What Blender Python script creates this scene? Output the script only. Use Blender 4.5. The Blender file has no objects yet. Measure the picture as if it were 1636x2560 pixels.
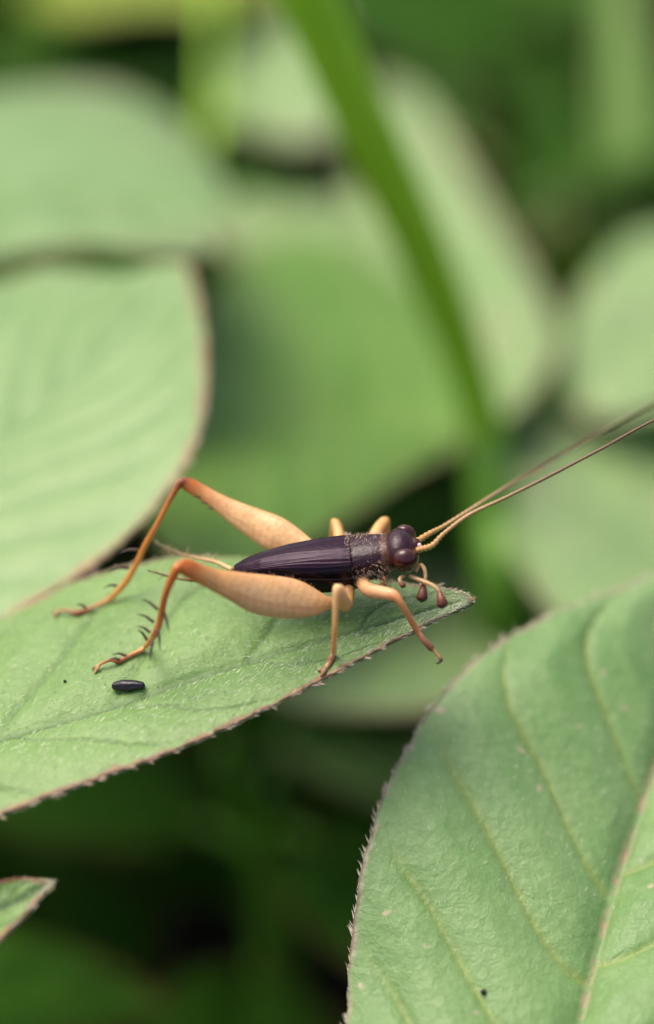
# A small dark cricket on a pointed leaf.  1 Blender unit = 1 centimetre (unit scale set below).
import bpy, math, random
import numpy as np
from mathutils import Vector, Matrix, kdtree
from mathutils.bvhtree import BVHTree

S = bpy.context.scene
COL = S.collection
S.unit_settings.system = 'METRIC'
S.unit_settings.scale_length = 0.01
random.seed(7)
RNG = np.random.default_rng(11)

# ------------------------------------------------------------------ camera
PITCH = math.radians(38.0)
CAMZ = 10.65
PXCM = 820.0          # photo pixels per cm at 7 cm
D0 = 7.0
FOCUS = 7.02
CAM = Vector((0, 0, CAMZ))
RT = Vector((1, 0, 0))
UP = Vector((0, math.sin(PITCH), math.cos(PITCH)))
FW = Vector((0, math.cos(PITCH), -math.sin(PITCH)))
cam_d = bpy.data.cameras.new('camera')
cam = bpy.data.objects.new('camera', cam_d)
COL.objects.link(cam)
cam.location = CAM
cam.rotation_euler = (math.radians(90) - PITCH, 0, 0)
cam_d.sensor_fit = 'VERTICAL'
cam_d.sensor_height = 24.0
cam_d.sensor_width = 24.0
cam_d.lens = 12.0 / (1280 / PXCM / D0)
cam_d.clip_start = 0.05
cam_d.clip_end = 20000
cam_d.dof.use_dof = True
cam_d.dof.focus_distance = FOCUS
APERTURE = 0.40       # lens opening, cm
cam_d.dof.aperture_fstop = cam_d.lens * 1e-3 / APERTURE
S.camera = cam

# ------------------------------------------------------------------ world and sun: bright overcast
SUN_EL, SUN_AZ = math.radians(64), math.radians(-55)      # azimuth from +Y, towards +X
w = bpy.data.worlds.new('World')
S.world = w
w.use_nodes = True
nt = w.node_tree
sky = nt.nodes.new('ShaderNodeTexSky')
sky.sky_type = 'NISHITA'
sky.sun_disc = False
sky.sun_elevation = SUN_EL
sky.sun_rotation = SUN_AZ
sky.air_density = 0.9
sky.dust_density = 6.0
sky.ozone_density = 0.2
nt.links.new(sky.outputs[0], nt.nodes['Background'].inputs[0])
nt.nodes['Background'].inputs[1].default_value = 0.14
sun_d = bpy.data.lights.new('sun', 'SUN')
sun_d.energy = 1.1
sun_d.angle = math.radians(45)
sun_d.color = (1.0, 0.95, 0.86)
sun = bpy.data.objects.new('sun', sun_d)
COL.objects.link(sun)
sd = Vector((math.sin(SUN_AZ) * math.cos(SUN_EL), math.cos(SUN_AZ) * math.cos(SUN_EL), math.sin(SUN_EL)))
sun.rotation_euler = (-sd).to_track_quat('-Z', 'Y').to_euler()
sun.location = (0, 0, 60)
S.view_settings.view_transform = 'Standard'
S.view_settings.look = 'None'
S.view_settings.exposure = 0.95
S.view_settings.gamma = 1.0
S.render.engine = 'CYCLES'
S.cycles.use_denoising = True
S.cycles.max_bounces = 5
S.cycles.diffuse_bounces = 3
S.cycles.glossy_bounces = 2
S.cycles.transparent_max_bounces = 6


# ------------------------------------------------------------------ helpers
def P(x, y, d):
    """photo pixel + distance along the view axis (cm) -> world point"""
    k = d / D0 / PXCM
    return CAM + RT * ((x - 818) * k) + UP * ((1280 - y) * k) + FW * d


def R(px, d=7.0):
    return px / PXCM * d / D0


def tag(o, label=None, cat=None, group=None, kind=None):
    if label: o['label'] = label
    if cat: o['category'] = cat
    if group: o['group'] = group
    if kind: o['kind'] = kind
    return o


def empty(name, loc):
    o = bpy.data.objects.new(name, None)
    o.empty_display_size = 0.3
    COL.objects.link(o)
    o.location = loc
    return o


def root_of(o):
    v = Vector((0, 0, 0))
    while o is not None:
        v += o.location + o.matrix_parent_inverse.translation
        o = o.parent
    return v


def link(name, me, mat, parent=None):
    """mesh in world coordinates, kept there under its parent"""
    o = bpy.data.objects.new(name, me)
    COL.objects.link(o)
    if mat is not None and len(me.materials) == 0:
        me.materials.append(mat)
    if parent is not None:
        o.parent = parent
        o.matrix_parent_inverse = Matrix.Translation(-root_of(parent))
    return o


def cr(pts, n):
    """Catmull-Rom through rows of pts, resampled evenly to n rows by arc length of the first 3 columns"""
    p = np.asarray(pts, float)
    if len(p) == 2:
        t = np.linspace(0, 1, n)[:, None]
        return p[0] * (1 - t) + p[1] * t
    q = np.vstack([2 * p[0] - p[1], p, 2 * p[-1] - p[-2]])
    out = []
    m = 24
    for i in range(1, len(q) - 2):
        a, b, c, d = q[i - 1], q[i], q[i + 1], q[i + 2]
        for j in range(m):
            t = j / m
            out.append(.5 * (2 * b + (c - a) * t + (2 * a - 5 * b + 4 * c - d) * t * t + (3 * b - a - 3 * c + d) * t ** 3))
    out.append(p[-1])
    out = np.array(out)
    L = np.r_[0, np.cumsum(np.linalg.norm(np.diff(out[:, :3], axis=0), axis=1))]
    u = np.linspace(0, L[-1], n)
    return np.stack([np.interp(u, L, out[:, k]) for k in range(out.shape[1])], 1)


def unit(v):
    return v / np.maximum(np.linalg.norm(v, axis=-1, keepdims=True), 1e-9)


class MB:
    """collects closed shapes with a colour per vertex"""
    def __init__(self):
        self.v, self.f, self.c, self.n = [], [], [], 0

    def add(self, v, f, c):
        v = np.asarray(v, float)
        self.v.append(v)
        self.f += [tuple(i + self.n for i in q) for q in f]
        c = np.asarray(c, float)
        self.c.append(np.tile(c, (len(v), 1)) if c.ndim == 1 else c)
        self.n += len(v)

    def tube(self, pts, radii, col, col2=None, seg=10, n=None, flat=1.0, side=None, cap=0.6, ring=None, cols=None, tint=None):
        n = n or max(4, 7 * (len(pts) - 1))
        A = cr([[*p, r] for p, r in zip(pts, radii)], n)
        p, r = A[:, :3], np.maximum(A[:, 3], 1e-4)
        if ring:
            u = np.linspace(0, ring[0], n)
            r = r * (1 + ring[1] * np.sin(u * 2 * math.pi))
        T = unit(np.gradient(p, axis=0))
        s = np.array(side if side is not None else (0.13, 0.31, 0.94), float)
        V, F, C = [], [], []
        c1 = np.array(col, float)
        c2 = c1 if col2 is None else np.array(col2, float)
        ang = np.arange(seg) / seg * 2 * math.pi
        for i in range(n):
            s = s - T[i] * (s @ T[i])
            if np.linalg.norm(s) < 1e-6: s = np.cross(T[i], (1, 0, 0))
            s = s / np.linalg.norm(s)
            b = np.cross(T[i], s)
            V.append(p[i] + r[i] * (flat * np.cos(ang)[:, None] * s + np.sin(ang)[:, None] * b))
            if cols is not None:
                k = np.array([np.interp(i / (n - 1), [q[0] for q in cols], [q[1][j] for q in cols]) for j in range(3)])
            else:
                k = c1 + (c2 - c1) * i / (n - 1)
            C.append(np.tile(k, (seg, 1)) if tint is None else np.array([k * tint(i / (n - 1), q) for q in ang]))
        V = np.vstack(V + [[p[0] - T[0] * r[0] * cap], [p[-1] + T[-1] * r[-1] * cap]])
        C = np.vstack(C + [C[0][:1], C[-1][:1]])
        for i in range(n - 1):
            for j in range(seg):
                a, b = i * seg + j, i * seg + (j + 1) % seg
                F.append((a, b, b + seg, a + seg))
        e0, e1 = n * seg, n * seg + 1
        for j in range(seg):
            F.append((e0, (j + 1) % seg, j))
            F.append((e1, (n - 1) * seg + j, (n - 1) * seg + (j + 1) % seg))
        self.add(V, F, C)

    def ellipsoid(self, c, ax, ay, az, col, seg=20, rings=14):
        c, ax, ay, az = [np.array(k, float) for k in (c, ax, ay, az)]
        V, F = [c + az], []
        for i in range(1, rings):
            th = math.pi * i / rings
            for j in range(seg):
                ph = 2 * math.pi * j / seg
                V.append(c + az * math.cos(th) + (ax * math.cos(ph) + ay * math.sin(ph)) * math.sin(th))
        V.append(c - az)
        for j in range(seg):
            F.append((0, 1 + j, 1 + (j + 1) % seg))
            F.append((len(V) - 1, 1 + (rings - 2) * seg + (j + 1) % seg, 1 + (rings - 2) * seg + j))
        for i in range(rings - 2):
            for j in range(seg):
                a, b = 1 + i * seg + j, 1 + i * seg + (j + 1) % seg
                F.append((a, a + seg, b + seg, b))
        self.add(V, F, col)

    def spike(self, base, tip, r, col, col2=None, seg=3):
        """tiny 3-sided hair"""
        base, tip = np.array(base, float), np.array(tip, float)
        t = tip - base
        s = np.cross(t, (0.3, 0.5, 0.81)); s /= max(np.linalg.norm(s), 1e-9)
        b = np.cross(t, s); b /= max(np.linalg.norm(b), 1e-9)
        V = [base + r * (math.cos(k * 2 * math.pi / seg) * s + math.sin(k * 2 * math.pi / seg) * b) for k in range(seg)] + [tip]
        F = [(k, (k + 1) % seg, seg) for k in range(seg)] + [tuple(range(seg - 1, -1, -1))]
        c = np.tile(np.array(col, float), (seg + 1, 1))
        if col2 is not None: c[-1] = col2
        self.add(V, F, c)

    def mesh(self, name, smooth=True):
        me = bpy.data.meshes.new(name)
        me.from_pydata(np.vstack(self.v).tolist(), [], self.f)
        a = me.attributes.new('Col', 'FLOAT_COLOR', 'POINT')
        c = np.vstack(self.c)
        a.data.foreach_set('color', np.c_[c, np.ones(len(c))].astype(np.float32).ravel())
        me.polygons.foreach_set('use_smooth', [smooth] * len(me.polygons))
        me.update()
        return me

    def build(self, name, mat, parent=None, smooth=True):
        return link(name, self.mesh(name, smooth), mat, parent)


# ------------------------------------------------------------------ materials
def nodes(name):
    m = bpy.data.materials.new(name)
    m.use_nodes = True
    t = m.node_tree
    return m, t, t.nodes['Principled BSDF'], t.nodes['Material Output']


def N(t, kind, **kw):
    n = t.nodes.new(kind)
    for k, v in kw.items(): setattr(n, k, v)
    return n


def mix(t, fac, a, b, blend='MIX'):
    m = N(t, 'ShaderNodeMix', data_type='RGBA', blend_type=blend)
    for s, v in ((m.inputs[0], fac), (m.inputs[6], a), (m.inputs[7], b)):
        if hasattr(v, 'links') or hasattr(v, 'is_linked'): t.links.new(v, s)
        elif isinstance(v, (int, float)): s.default_value = v
        else: s.default_value = (*v, 1)
    return m.outputs[2]


def ramp(t, src, a, b):
    m = N(t, 'ShaderNodeMapRange')
    m.inputs[1].default_value, m.inputs[2].default_value = a, b
    t.links.new(src, m.inputs[0])
    return m.outputs[0]


def noise(t, scale, detail=3.0, rough=0.55, vec=None):
    n = N(t, 'ShaderNodeTexNoise')
    n.inputs['Scale'].default_value, n.inputs['Detail'].default_value, n.inputs['Roughness'].default_value = scale, detail, rough
    if vec is not None: t.links.new(vec, n.inputs['Vector'])
    return n.outputs['Fac']


def attr(t, name):
    return N(t, 'ShaderNodeAttribute', attribute_name=name)


def leaf_mat(name, c1, c2, vein, rim, back, rough=0.46, trans=0.22, speck=0.35, sheen=0.25, spec=0.5, fine=1.0, blotch=0.0, midc=None, dots=0.0):
    m, t, b, out = nodes(name)
    geo = N(t, 'ShaderNodeTexCoord').outputs['Object']
    big = ramp(t, noise(t, 2.2, 4, .6, geo), .35, .68)
    med = ramp(t, noise(t, 16, 4, .6, geo), .3, .72)
    c = mix(t, big, c1, c2)
    c = mix(t, mix_val(t, med, 0.35), c, [k * 1.25 for k in c2])
    if blotch:
        bl = ramp(t, noise(t, 1.3, 2, .5, geo), .52, .66)
        c = mix(t, mix_val(t, bl, blotch), c, (.36, .30, .19))
    # pale flecks of the fine down on the surface
    v = N(t, 'ShaderNodeTexVoronoi'); v.inputs['Scale'].default_value = 55
    t.links.new(geo, v.inputs['Vector'])
    fl = ramp(t, v.outputs['Distance'], .30, .12)
    c = mix(t, mix_val(t, fl, speck * .5), c, (.42, .52, .30))
    net = None
    if fine > .45:
        # fine net of small veins
        e = N(t, 'ShaderNodeTexVoronoi', feature='DISTANCE_TO_EDGE'); e.inputs['Scale'].default_value = 11
        wv = N(t, 'ShaderNodeVectorMath', operation='ADD')
        wn = N(t, 'ShaderNodeTexNoise'); wn.inputs['Scale'].default_value = 9
        sc = N(t, 'ShaderNodeVectorMath', operation='SCALE'); sc.inputs['Scale'].default_value = .10
        t.links.new(geo, wn.inputs['Vector']); t.links.new(wn.outputs['Color'], sc.inputs[0])
        t.links.new(geo, wv.inputs[0]); t.links.new(sc.outputs[0], wv.inputs[1]); t.links.new(wv.outputs[0], e.inputs['Vector'])
        net = ramp(t, e.outputs['Distance'], .055, .0)
        c = mix(t, mix_val(t, net, .10), c, [.6 * k for k in c1])
    if dots:
        dv = N(t, 'ShaderNodeTexVoronoi'); dv.inputs['Scale'].default_value = 7.5
        t.links.new(wv.outputs[0], dv.inputs['Vector'])
        dm = ramp(t, dv.outputs['Distance'], .13, .05)
        c = mix(t, mix_val(t, dm, dots), c, (.46, .36, .24))
    c = mix(t, mix_val(t, attr(t, 'vein').outputs['Fac'], .85), c, vein)
    mn = ramp(t, noise(t, 9, 4, .7, geo), .44, .58)
    mm = N(t, 'ShaderNodeMath', operation='MULTIPLY')
    t.links.new(attr(t, 'midrib').outputs['Fac'], mm.inputs[0])
    if midc is None: mm.inputs[1].default_value = .85
    else: t.links.new(mn, mm.inputs[1])
    c = mix(t, mm.outputs[0], c, midc or vein)
    rn = ramp(t, noise(t, 26, 3, .6, geo), .32, .66)
    rimc = mix(t, rn, rim, [.45 * rim[0], .4 * rim[1], .4 * rim[2]])
    c = mix(t, attr(t, 'rim').outputs['Fac'], c, rimc)
    g = N(t, 'ShaderNodeNewGeometry')
    c = mix(t, attr(t, 'under').outputs['Fac'], c, back)
    t.links.new(c, b.inputs['Base Color'])
    b.inputs['Roughness'].default_value = rough
    b.inputs['Specular IOR Level'].default_value = spec
    b.inputs['Sheen Weight'].default_value = sheen
    b.inputs['Sheen Roughness'].default_value = .45
    b.inputs['Sheen Tint'].default_value = (.85, .95, .8, 1)
    if net is not None:
        bp = N(t, 'ShaderNodeBump'); bp.inputs['Strength'].default_value = .35 * fine
        bp.inputs['Distance'].default_value = .012
        cell = N(t, 'ShaderNodeTexVoronoi'); cell.inputs['Scale'].default_value = 30
        t.links.new(geo, cell.inputs['Vector'])
        h = N(t, 'ShaderNodeMath', operation='ADD')
        t.links.new(cell.outputs['Distance'], h.inputs[0]); t.links.new(noise(t, 90, 3, .6, geo), h.inputs[1])
        h2 = N(t, 'ShaderNodeMath', operation='MULTIPLY_ADD')
        t.links.new(net, h2.inputs[0]); h2.inputs[1].default_value = -.22; t.links.new(h.outputs[0], h2.inputs[2])
        t.links.new(h2.outputs[0], bp.inputs['Height'])
        t.links.new(bp.outputs[0], b.inputs['Normal'])
    tr = N(t, 'ShaderNodeBsdfTranslucent')
    t.links.new(mix(t, 1.0, c, (1.0, 1.15, .45), 'MULTIPLY'), tr.inputs[0])
    ms = N(t, 'ShaderNodeMixShader'); ms.inputs[0].default_value = trans
    t.links.new(b.outputs[0], ms.inputs[1]); t.links.new(tr.outputs[0], ms.inputs[2])
    t.links.new(ms.outputs[0], out.inputs[0])
    return m


def mix_val(t, src, k):
    n = N(t, 'ShaderNodeMath', operation='MULTIPLY')
    t.links.new(src, n.inputs[0]); n.inputs[1].default_value = k
    return n.outputs[0]


def attr_mat(name, rough=.4, sss=0.0, radius=(.03, .015, .006), spec=.5, bump=0.0, bscale=60, coat=0.0, sheen=0.0):
    m, t, b, out = nodes(name)
    a = attr(t, 'Col')
    geo = N(t, 'ShaderNodeTexCoord').outputs['Object']
    n = ramp(t, noise(t, 38, 4, .6, geo), .3, .7)
    c = mix(t, n, a.outputs['Color'], mix(t, 1.0, a.outputs['Color'], (.86, .82, .8), 'MULTIPLY'))
    t.links.new(c, b.inputs['Base Color'])
    b.inputs['Roughness'].default_value = rough
    b.inputs['Specular IOR Level'].default_value = spec
    b.inputs['Coat Weight'].default_value = coat
    b.inputs['Coat Roughness'].default_value = .25
    b.inputs['Sheen Weight'].default_value = sheen
    if sss:
        b.inputs['Subsurface Weight'].default_value = sss
        b.inputs['Subsurface Radius'].default_value = radius
        b.inputs['Subsurface Scale'].default_value = 1.0
    if bump:
        bp = N(t, 'ShaderNodeBump'); bp.inputs['Strength'].default_value = bump; bp.inputs['Distance'].default_value = .004
        t.links.new(noise(t, bscale, 3, .6, geo), bp.inputs['Height']); t.links.new(bp.outputs[0], b.inputs['Normal'])
    return m


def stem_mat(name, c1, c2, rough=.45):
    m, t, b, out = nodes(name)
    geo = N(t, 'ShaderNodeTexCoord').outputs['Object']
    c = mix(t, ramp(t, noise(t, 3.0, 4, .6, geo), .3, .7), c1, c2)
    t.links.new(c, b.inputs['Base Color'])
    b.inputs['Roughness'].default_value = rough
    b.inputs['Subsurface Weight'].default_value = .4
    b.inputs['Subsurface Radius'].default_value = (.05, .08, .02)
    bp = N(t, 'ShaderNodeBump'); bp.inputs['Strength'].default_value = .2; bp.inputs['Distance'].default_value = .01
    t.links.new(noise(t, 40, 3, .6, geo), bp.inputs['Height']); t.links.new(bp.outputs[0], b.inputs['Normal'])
    return m


RIM = (.33, .165, .08)
BK = (.20, .29, .10)
M = {}
M['host'] = leaf_mat('leaf_host', (.115, .23, .042), (.185, .305, .080), (.05, .115, .025), RIM, BK, sheen=.22, fine=.7)
M['left'] = leaf_mat('leaf_left', (.150, .275, .075), (.235, .345, .13), (.12, .24, .07), (.45, .26, .13), BK, sheen=.25, fine=.5)
M['right'] = leaf_mat('leaf_right', (.12, .245, .060), (.19, .315, .105), (.25, .31, .05), (.46, .38, .25), BK, sheen=.2, fine=.8, midc=(.36, .25, .14), dots=.8)
M['upper'] = leaf_mat('leaf_upper', (.125, .245, .065), (.205, .32, .115), (.13, .24, .06), (.45, .30, .17), BK, sheen=.15, fine=.4, blotch=.5)
M['mid'] = leaf_mat('leaf_mid', (.085, .205, .022), (.14, .265, .05), (.16, .27, .06), (.33, .26, .14), BK, fine=.3, sheen=.05, spec=.2)
M['pale'] = leaf_mat('leaf_pale', (.15, .28, .07), (.24, .34, .13), (.2, .3, .12), (.38, .30, .17), BK, fine=.3, blotch=.55, sheen=.15)
M['dark'] = leaf_mat('leaf_dark', (.010, .044, .003), (.018, .066, .005), (.04, .11, .01), (.10, .08, .02), (.04, .10, .015), fine=.3, sheen=0, spec=.05, rough=.65, speck=0, trans=.1)  # leaf green darkened to stand in for the understory shade
M['olive'] = leaf_mat('leaf_olive', (.06, .095, .012), (.10, .13, .02), (.1, .13, .03), (.18, .13, .05), (.12, .14, .04), fine=.3, sheen=.05, spec=.2, speck=0)
M['yellow'] = leaf_mat('leaf_yellow', (.20, .34, .008), (.28, .37, .012), (.3, .35, .05), (.38, .28, .08), (.3, .34, .04), fine=.3, trans=.4, sheen=0)
M['stem'] = stem_mat('stem_green', (.26, .52, .010), (.32, .56, .02))
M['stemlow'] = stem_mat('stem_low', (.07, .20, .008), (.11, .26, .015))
M['stemred'] = stem_mat('stem_reddish', (.16, .12, .03), (.22, .10, .05))
M['hair'] = attr_mat('hair', rough=.5)
M['cuticle'] = attr_mat('cuticle', rough=.27, sss=.5, radius=(.06, .034, .014), bump=.5, bscale=85, spec=.32)
M['wing'] = attr_mat('wing_case', rough=.17, bump=.35, bscale=45, spec=.17)
M['wing'].node_tree.nodes['Principled BSDF'].inputs['Specular Tint'].default_value = (.9, .72, .95, 1)
M['eye'] = attr_mat('eye', rough=.14, coat=.3, spec=.35)
M['frass'] = attr_mat('frass', rough=.35, bump=.8, bscale=40)


def soil_mat():
    m, t, b, out = nodes('soil')
    geo = N(t, 'ShaderNodeTexCoord').outputs['Object']
    c = mix(t, ramp(t, noise(t, .9, 6, .65, geo), .3, .7), (.012, .009, .006), (.035, .026, .016))
    t.links.new(c, b.inputs['Base Color'])
    b.inputs['Roughness'].default_value = .95
    b.inputs['Specular IOR Level'].default_value = .2
    bp = N(t, 'ShaderNodeBump'); bp.inputs['Strength'].default_value = .8; bp.inputs['Distance'].default_value = .3
    t.links.new(noise(t, 2.5, 6, .7, geo), bp.inputs['Height']); t.links.new(bp.outputs[0], b.inputs['Normal'])
    return m


# ------------------------------------------------------------------ ground
def build_ground():
    xs = np.r_[-9000, -2500, -600, -150, np.linspace(-45, 45, 91), 150, 600, 2500, 9000]
    ys = np.r_[-9000, -2500, -600, -120, np.linspace(-20, 70, 91), 150, 600, 2500, 9000]
    X, Y = np.meshgrid(xs, ys)
    Z = RNG.normal(0, .12, X.shape) + .25 * np.sin(X * .5 + 1.3) * np.cos(Y * .37)
    Z = np.where((abs(X) < 46) & (Y > -21) & (Y < 71), Z, 0)
    nx = len(xs)
    f = [(j * nx + i, j * nx + i + 1, (j + 1) * nx + i + 1, (j + 1) * nx + i) for j in range(len(ys) - 1) for i in range(nx - 1)]
    me = bpy.data.meshes.new('ground')
    me.from_pydata(np.stack([X.ravel(), Y.ravel(), Z.ravel()], 1).tolist(), [], f)
    me.polygons.foreach_set('use_smooth', [True] * len(me.polygons))
    o = link('ground', me, soil_mat())
    tag(o, 'dark bare soil under the plants', 'ground', kind='structure')


build_ground()


# ------------------------------------------------------------------ leaves
def leaf_grid(mid, lm, rm, ns, ntv, veins, bulge, quilt, thick, rimw, seed=0, wave=0.0):
    """mid / lm / rm: rows of world points base -> tip.  Returns top grid, normals, attributes."""
    rg = np.random.default_rng(seed)
    Mv, L, Rr = cr(mid, ns), cr(lm, ns), cr(rm, ns)
    rv = {}
    for sg, E in ((-1, L), (1, Rr)):
        k = rg.normal(0, 1, ns // 4 + 3)
        rv[sg] = np.clip(np.interp(np.linspace(0, 1, ns), np.linspace(0, 1, len(k)), k) * .35 + .9, .35, 1.7)
        if ns >= 200:
            q = rg.normal(0, 1, ns // 2 + 3)
            wob = np.interp(np.linspace(0, 1, ns), np.linspace(0, 1, len(q)), q) * .0035 * np.clip((1 - np.linspace(0, 1, ns)) / .04, 0, 1)
            E += unit(E - Mv) * wob[:, None]
    t = np.linspace(-1, 1, 2 * ntv + 1)
    t = np.sign(t) * np.abs(t) ** .85
    s = np.linspace(0, 1, ns)
    G = np.zeros((ns, len(t), 3))
    for j, tj in enumerate(t):
        E = L if tj < 0 else Rr
        G[:, j] = Mv + abs(tj) * (E - Mv)

    def normals(G):
        gs, gt = np.gradient(G, axis=0), np.gradient(G, axis=1)
        n = np.cross(gs, gt)
        n = unit(n)
        flip = np.where(n[..., 2].mean() < 0, -1, 1)
        n = n * flip
        bad = np.linalg.norm(n, axis=-1) < .5
        n[bad] = (0, 0, 1)
        return n
    n0 = normals(G)
    length = np.linalg.norm(np.diff(Mv, axis=0), axis=1).sum()
    wid = np.where(t[None, :] < 0, np.linalg.norm(L - Mv, axis=1)[:, None], np.linalg.norm(Rr - Mv, axis=1)[:, None])
    SS, TT = np.meshgrid(s, t, indexing='ij')
    at = np.abs(TT)
    nv, sweep, pw, vw, depth = veins
    h = bulge * wid * (at * (1 - at)) * 4 * .5
    vein = np.zeros_like(SS)
    best = np.full_like(SS, 9.0)
    phase = np.zeros_like(SS)
    for side in (-1, 1):
        off = rg.uniform(0, .5)
        for k in range(nv + 3):
            s0 = (k - 1.5 + off + rg.uniform(-.12, .12)) / nv
            curve = s0 + sweep * at ** pw + .012 * np.sin(at * 7 + k)
            dist = np.abs(SS - curve) * length * .72
            ok = (TT * side > 0)
            best = np.where(ok, np.minimum(best, dist), best)
    sp = length / nv * .72 * .5
    fade = np.clip((1 - at) / .25, 0, 1) * np.clip((1 - SS) / .12, 0, 1)
    gv = np.exp(-(best / vw) ** 2) * fade
    gm = np.exp(-(at * wid / (vw * 1.3)) ** 2) * np.clip((1 - SS) / .05, .15, 1)
    h = h - depth * gv - depth * 1.5 * gm
    h = h + quilt * np.clip(best / sp, 0, 1) ** .7 * fade * np.clip(wid * at / .08, 0, 1) * np.clip(wid / .38, .1, 1.3) ** 1.5
    if wave:
        h = h + wave * np.sin(SS * 9 + seed) * at ** 2 + wave * .6 * np.sin(SS * 17 + 2 * seed) * at ** 3 * np.sign(TT)
    G = G + n0 * h[..., None]
    nn = normals(G)
    vein = gv * .75
    rwid = rimw * np.where(t[None, :] < 0, rv[-1][:, None], rv[1][:, None])
    rim = np.clip(1 - (1 - at) * wid / rwid, 0, 1)
    rim = np.maximum(rim, np.clip(1 - (1 - SS) * length / (rimw * 1.6), 0, 1))
    return G, nn, (vein, gm), np.clip(rim * 1.6, 0, 1), length


def leaf_mesh(name, G, nn, vein, rim, thick):
    ns, nt_ = G.shape[:2]
    top, bot = G.reshape(-1, 3), (G - nn * thick).reshape(-1, 3)
    nvv = len(top)
    idx = np.arange(nvv).reshape(ns, nt_)
    a, b, c, d = idx[:-1, :-1].ravel(), idx[1:, :-1].ravel(), idx[1:, 1:].ravel(), idx[:-1, 1:].ravel()
    up = np.cross(top[b] - top[a], top[d] - top[a])[..., 2].mean() > 0
    q = np.stack([a, b, c, d], 1) if up else np.stack([a, d, c, b], 1)
    faces = [q, q[:, ::-1] + nvv]
    loop = np.r_[idx[0, :], idx[1:, -1], idx[-1, -2::-1], idx[-2:0:-1, 0]]
    l2 = np.roll(loop, -1)
    e = np.stack([loop, l2, l2 + nvv, loop + nvv], 1)
    faces.append(e if not up else e[:, ::-1])
    F = np.vstack(faces)
    me = bpy.data.meshes.new(name)
    V = np.vstack([top, bot])
    me.vertices.add(len(V)); me.vertices.foreach_set('co', V.astype(np.float32).ravel())
    me.loops.add(F.size); me.loops.foreach_set('vertex_index', F.astype(np.int32).ravel())
    me.polygons.add(len(F)); me.polygons.foreach_set('loop_start', np.arange(0, F.size, 4, dtype=np.int32))
    me.polygons.foreach_set('use_smooth', np.ones(len(F), bool))
    for nm, val in (('vein', np.r_[vein[0].ravel(), vein[0].ravel()]), ('midrib', np.r_[vein[1].ravel(), vein[1].ravel()]), ('rim', np.r_[rim.ravel(), rim.ravel()]),
                    ('under', np.r_[np.zeros(nvv), np.ones(nvv) * .8])):
        at = me.attributes.new(nm, 'FLOAT', 'POINT'); at.data.foreach_set('value', val.astype(np.float32))
    me.update(); me.validate()
    return me


def px(rows):
    return [tuple(P(*r)) for r in rows]


def leaf(parent, mat, mid, lm, rm, ns=90, ntv=24, veins=(9, .22, 1.3, .02, .01), bulge=.12, quilt=.02, thick=.018,
         rimw=.02, seed=0, wave=0.0, stem_to=None, pr=.035, pmat='stem', hairs=None, pixel=True, name='leaf', redhair=.6, hr=1.0):
    if pixel: mid, lm, rm = px(mid), px(lm), px(rm)
    lm = [mid[0]] + list(lm) + [mid[-1]]
    rm = [mid[0]] + list(rm) + [mid[-1]]
    G, nn, vein, rim, length = leaf_grid(mid, lm, rm, ns, ntv, veins, bulge, quilt, thick, rimw, seed, wave)
    o = link(name, leaf_mesh(name, G, nn, vein, rim, thick), M[mat], parent)
    if stem_to is not None:
        b = np.array(mid[0]); d = unit(np.array(mid[1]) - b)
        st = np.array(stem_to)
        mb = MB()
        mb.tube([b + d * .12 - nn[0, 0] * .03, b - nn[0, 0] * .02, (b + st) / 2 + np.array((0, 0, .04)), st], [pr * .7, pr, pr, pr * 1.1], (0, 0, 0), seg=10)
        mb.build('petiole', M[pmat], o)
    if hairs:
        rg = np.random.default_rng(seed + 5)
        mb = MB()
        n_edge, hl, n_surf = hairs
        tip = np.array((0, 0, 0))
        for side in (0, -1):
            E, In = G[:, side], G[:, 3 if side == 0 else -4]
            Tn = unit(np.gradient(E, axis=0))
            for k in range(n_edge):
                u = rg.uniform(.25, .995) * (ns - 1); i = int(u); f = u - i
                j = min(i + 1, ns - 1)
                p = E[i] * (1 - f) + E[j] * f
                outw = unit(p - In[i])
                dr = unit(Tn[i] * rg.uniform(.5, 1.3) + outw * rg.uniform(.15, .75) + nn[i, side] * rg.uniform(-.25, .5))
                l = hl * rg.uniform(.3, 1.3)
                red = rg.random() < redhair
                c = np.array((.42, .17, .09)) * rg.uniform(.5, 1.1) if red else np.array((.6, .52, .38)) * rg.uniform(.7, 1.1)
                pb = p - outw * .006 - nn[i, side] * .008
                mb.spike(pb, pb + dr * l, rg.uniform(.003, .0085) * hr, c, (.75, .66, .5))
        mb.build('margin_hair', M['hair'], o, False)['kind'] = 'stuff'
        mb = MB()
        for k in range(n_surf):
            i = int((.99 - .6 * rg.random() ** 1.4) * (ns - 1)); j = int(rg.uniform(0, 1) * (G.shape[1] - 1))
            p = G[i, j] + (G[min(i + 1, ns - 1), j] - G[i, j]) * rg.random()
            tdir = unit(G[min(i + 1, ns - 1), j] - G[i, j])
            dr = unit(tdir + rg.normal(0, .3, 3) + nn[i, j] * .25)
            mb.spike(p - nn[i, j] * .001, p + dr * rg.uniform(.009, .021), .0012, np.array((.62, .70, .46)) * rg.uniform(.7, 1.1))
        if n_surf: mb.build('surface_down', M['hair'], o, False)['kind'] = 'stuff'
    return o, G, nn


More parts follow.
